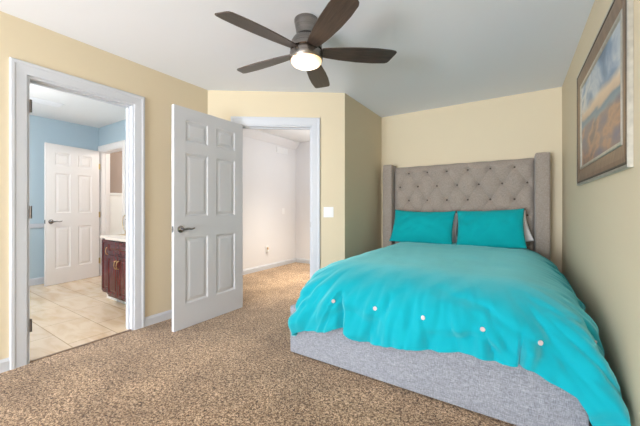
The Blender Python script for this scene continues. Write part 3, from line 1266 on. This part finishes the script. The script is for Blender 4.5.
# hall wall plates
def wall_plate(name, label, cat, y, z, kind):
    t = thing(name, label, cat, (HX + 0.0008, y, z))
    bm = bmesh.new()
    box(bm, 0.0, 0.006, -0.036, 0.036, -0.058, 0.058, 0.002, 1)
    obj('plate', bm, 'plate', t)
    if kind == 'outlet':
        for zz in (-0.022, 0.022):
            bm = bmesh.new()
            box(bm, 0.0062, 0.0085, -0.016, 0.016, zz - 0.014, zz + 0.014, 0.002, 1)
            s = obj('socket', bm, 'plate', t)
            for yy in (-0.006, 0.006):
                bm = bmesh.new()
                box(bm, 0.0086, 0.0092, yy - 0.0012, yy + 0.0012, zz - 0.004, zz + 0.005)
                obj('slot', bm, 'slot', s)
    else:
        bm = bmesh.new()
        box(bm, 0.0062, 0.009, -0.008, 0.008, -0.014, 0.014, 0.001, 1)
        obj('toggle', bm, 'plate', t)
    return t


wall_plate('wall_outlet', 'white electrical outlet low on the hall wall', 'outlet', 4.08, 0.365, 'outlet')
wall_plate('light_switch', 'small white light switch on the white hall wall', 'light switch', 4.54, 1.05, 'switch')
nl = thing('night_light', 'small amber plug-in night light in the hall outlet', 'night light', (HX + 0.0105, 4.08, 0.343))
bm = bmesh.new()
box(bm, 0.0, 0.028, -0.022, 0.022, -0.028, 0.012, 0.005, 2)
smooth_angle(obj('plug_body', bm, 'plate', nl))
bm = bmesh.new()
lathe(bm, [(0.014, 0.0125), (0.016, 0.02), (0.015, 0.045), (0.009, 0.055), (0.001, 0.057)], 16, (0.016, 0, 0))
smooth_angle(obj('night_light_shade', bm, 'warm_plastic', nl))

# air register high on the hall wall, sprinkler on its ceiling
reg = thing('air_register', 'white air register high on the hall wall', 'air vent', (HX + 0.104, 4.52, 2.36))
reg.location = (HX + 0.001, 4.50, 2.22)
bm = bmesh.new()
box(bm, 0.0, 0.012, -0.17, 0.17, -0.055, 0.055, 0.004, 1)
rf = obj('frame', bm, 'plate', reg)
for k in range(6):
    bm = bmesh.new()
    z = -0.036 + k * 0.0145
    box(bm, 0.0122, 0.018, -0.15, 0.15, z - 0.004, z + 0.004)
    obj('louver', bm, 'plate', reg)
spk = thing('ceiling_sprinkler', 'small brass sprinkler head on the hall ceiling', 'sprinkler', (-2.93, 3.83, H))
bm = bmesh.new()
lathe(bm, [(0.030, -0.0005), (0.030, -0.006), (0.012, -0.010)], 20)
smooth_angle(obj('escutcheon', bm, 'plate', spk))
bm = bmesh.new()
lathe(bm, [(0.009, -0.0105), (0.009, -0.03), (0.005, -0.036), (0.005, -0.045), (0.018, -0.047), (0.018, -0.049)], 16)
smooth_angle(obj('nozzle', bm, 'brass', spk))

# ------------------------------------------------------------------ bathroom: vent, vanity, mirror
vent = thing('ceiling_vent', 'white slotted air vent on the bathroom ceiling', 'air vent', (-4.95, 1.30, H))
bm = bmesh.new()
box(bm, -0.09, 0.09, -0.17, 0.17, -0.010, -0.0005, 0.003, 1)
vf = obj('frame', bm, 'plate', vent)
for k in range(8):
    bm = bmesh.new()
    x = -0.065 + k * 0.0185
    box(bm, x - 0.005, x + 0.005, -0.15, 0.15, -0.016, -0.0102)
    obj('louver', bm, 'plate', vent)

VX0, VX1, VY, VT = -4.27, -3.10, 1.66, 0.745
van = thing('bathroom_vanity', 'cherry wood vanity cabinet with raised-panel doors in the bathroom', 'cabinet', ((VX0 + VX1) / 2, 1.93, 0))
VO = Vector(((VX0 + VX1) / 2, 1.93, 0))
BUMP = [(-4.03, VY), (-3.99, VY - 0.05), (-3.44, VY - 0.05), (-3.36, VY)]


def vobj(name, bm, m, parent=van, **k):
    xform(bm, Matrix.Translation(-VO))
    return obj(name, bm, m, parent, **k)


bm = bmesh.new()
prism(bm, [(VX0, BY - 0.012), (VX0, VY)] + BUMP + [(VX1, VY), (VX1, BY - 0.012)], 0.085, VT)
vobj('carcass', bm, 'cherry')
bm = bmesh.new()
box(bm, VX0 + 0.02, VX1 - 0.02, VY + 0.04, BY - 0.012, 0.0, 0.0845)
vobj('toe_kick', bm, 'whitewall')


def raised_front(x0, x1, z0, z1, y):
    bm = bmesh.new()
    prev = [bm.verts.new(p) for p in ((x0, y, z0), (x1, y, z0), (x1, y, z1), (x0, y, z1))]
    back = prev
    for ins, dep in ((0.0, 0.014), (0.004, 0.018), (0.030, 0.018), (0.036, 0.010), (0.046, 0.010), (0.062, 0.017)):
        if 2 * ins > min(x1 - x0, z1 - z0) - 0.01:
            break
        cur = [bm.verts.new(p) for p in ((x0 + ins, y - dep, z0 + ins), (x1 - ins, y - dep, z0 + ins), (x1 - ins, y - dep, z1 - ins), (x0 + ins, y - dep, z1 - ins))]
        for k in range(4):
            l = (k + 1) % 4
            bm.faces.new((prev[k], prev[l], cur[l], cur[k]))
        prev = cur
    bm.faces.new(prev)
    bm.faces.new(back[::-1])
    return bm


def pull(parent, x, z, y):
    bm = bmesh.new()
    pts = [(x, y, z - 0.045), (x, y - 0.018, z - 0.038), (x, y - 0.024, z - 0.015), (x, y - 0.025, z), (x, y - 0.024, z + 0.015), (x, y - 0.018, z + 0.038), (x, y, z + 0.045)]
    tube(bm, pts, [0.006, 0.005, 0.004, 0.006, 0.004, 0.005, 0.006], 8)
    xform(bm, Matrix.Translation(-VO))
    smooth_angle(obj('handle', bm, 'brass', parent), 60)


for x0, x1, hx in ((VX0 + 0.02, -4.045, -4.075), (-3.345, VX1 - 0.02, -3.315)):
    d = vobj('door', raised_front(x0, x1, 0.11, 0.725, VY - 0.0005), 'cherry')
    pull(d, hx, 0.60, VY - 0.0185)
for x0, x1, hx in ((-3.975, -3.720, -3.745), (-3.712, -3.455, -3.687)):
    d = vobj('door', raised_front(x0, x1, 0.11, 0.565, VY - 0.0505), 'cherry')
    pull(d, hx, 0.475, VY - 0.0685)
vobj('drawer_front', raised_front(-3.975, -3.455, 0.59, 0.725, VY - 0.0505), 'cherry')
bm = bmesh.new()
prism(bm, [(VX0 - 0.005, BY - 0.002), (VX0 - 0.005, VY - 0.03), (-4.035, VY - 0.03), (-3.995, VY - 0.08), (-3.435, VY - 0.08), (-3.355, VY - 0.03), (VX1 + 0.03, VY - 0.03), (VX1 + 0.03, BY - 0.002)], VT + 0.0005, VT + 0.026)
ct = obj('countertop', bm, 'counter')
tag(ct, 'cream countertop on the cherry bathroom vanity', 'countertop')

# round gilt mirror standing on the counter
mx, my, mz = -4.135, 1.86, 0.92
mir = thing('vanity_mirror', 'small round gold-rimmed mirror standing on bathroom counter', 'mirror', (mx, my, VT + 0.0265), radians(-8))
hz = mz - (VT + 0.0265)
bm = bmesh.new()
nseg, r0, r1 = 48, 0.098, 0.007
vs = []
for i in range(nseg):
    a = 2 * pi * i / nseg
    ring = []
    for j in range(10):
        b_ = 2 * pi * j / 10
        rr = r0 + r1 * cos(b_)
        ring.append(bm.verts.new((rr * cos(a), r1 * sin(b_), hz + rr * sin(a))))
    vs.append(ring)
for i in range(nseg):
    for j in range(10):
        k, l = (i + 1) % nseg, (j + 1) % 10
        bm.faces.new((vs[i][j], vs[k][j], vs[k][l], vs[i][l]))
obj('rim', bm, 'brass', mir, smooth=True)
bm = bmesh.new()
lathe(bm, [(0.090, -0.003), (0.090, 0.003)], 40, (0, 0, hz), 'Y')
obj('mirror_glass', bm, 'mirror', mir)
bm = bmesh.new()
lathe(bm, [(0.055, 0.0), (0.055, 0.005), (0.012, 0.010), (0.006, 0.016), (0.006, hz - 0.105)], 24)
smooth_angle(obj('stand', bm, 'brass', mir))
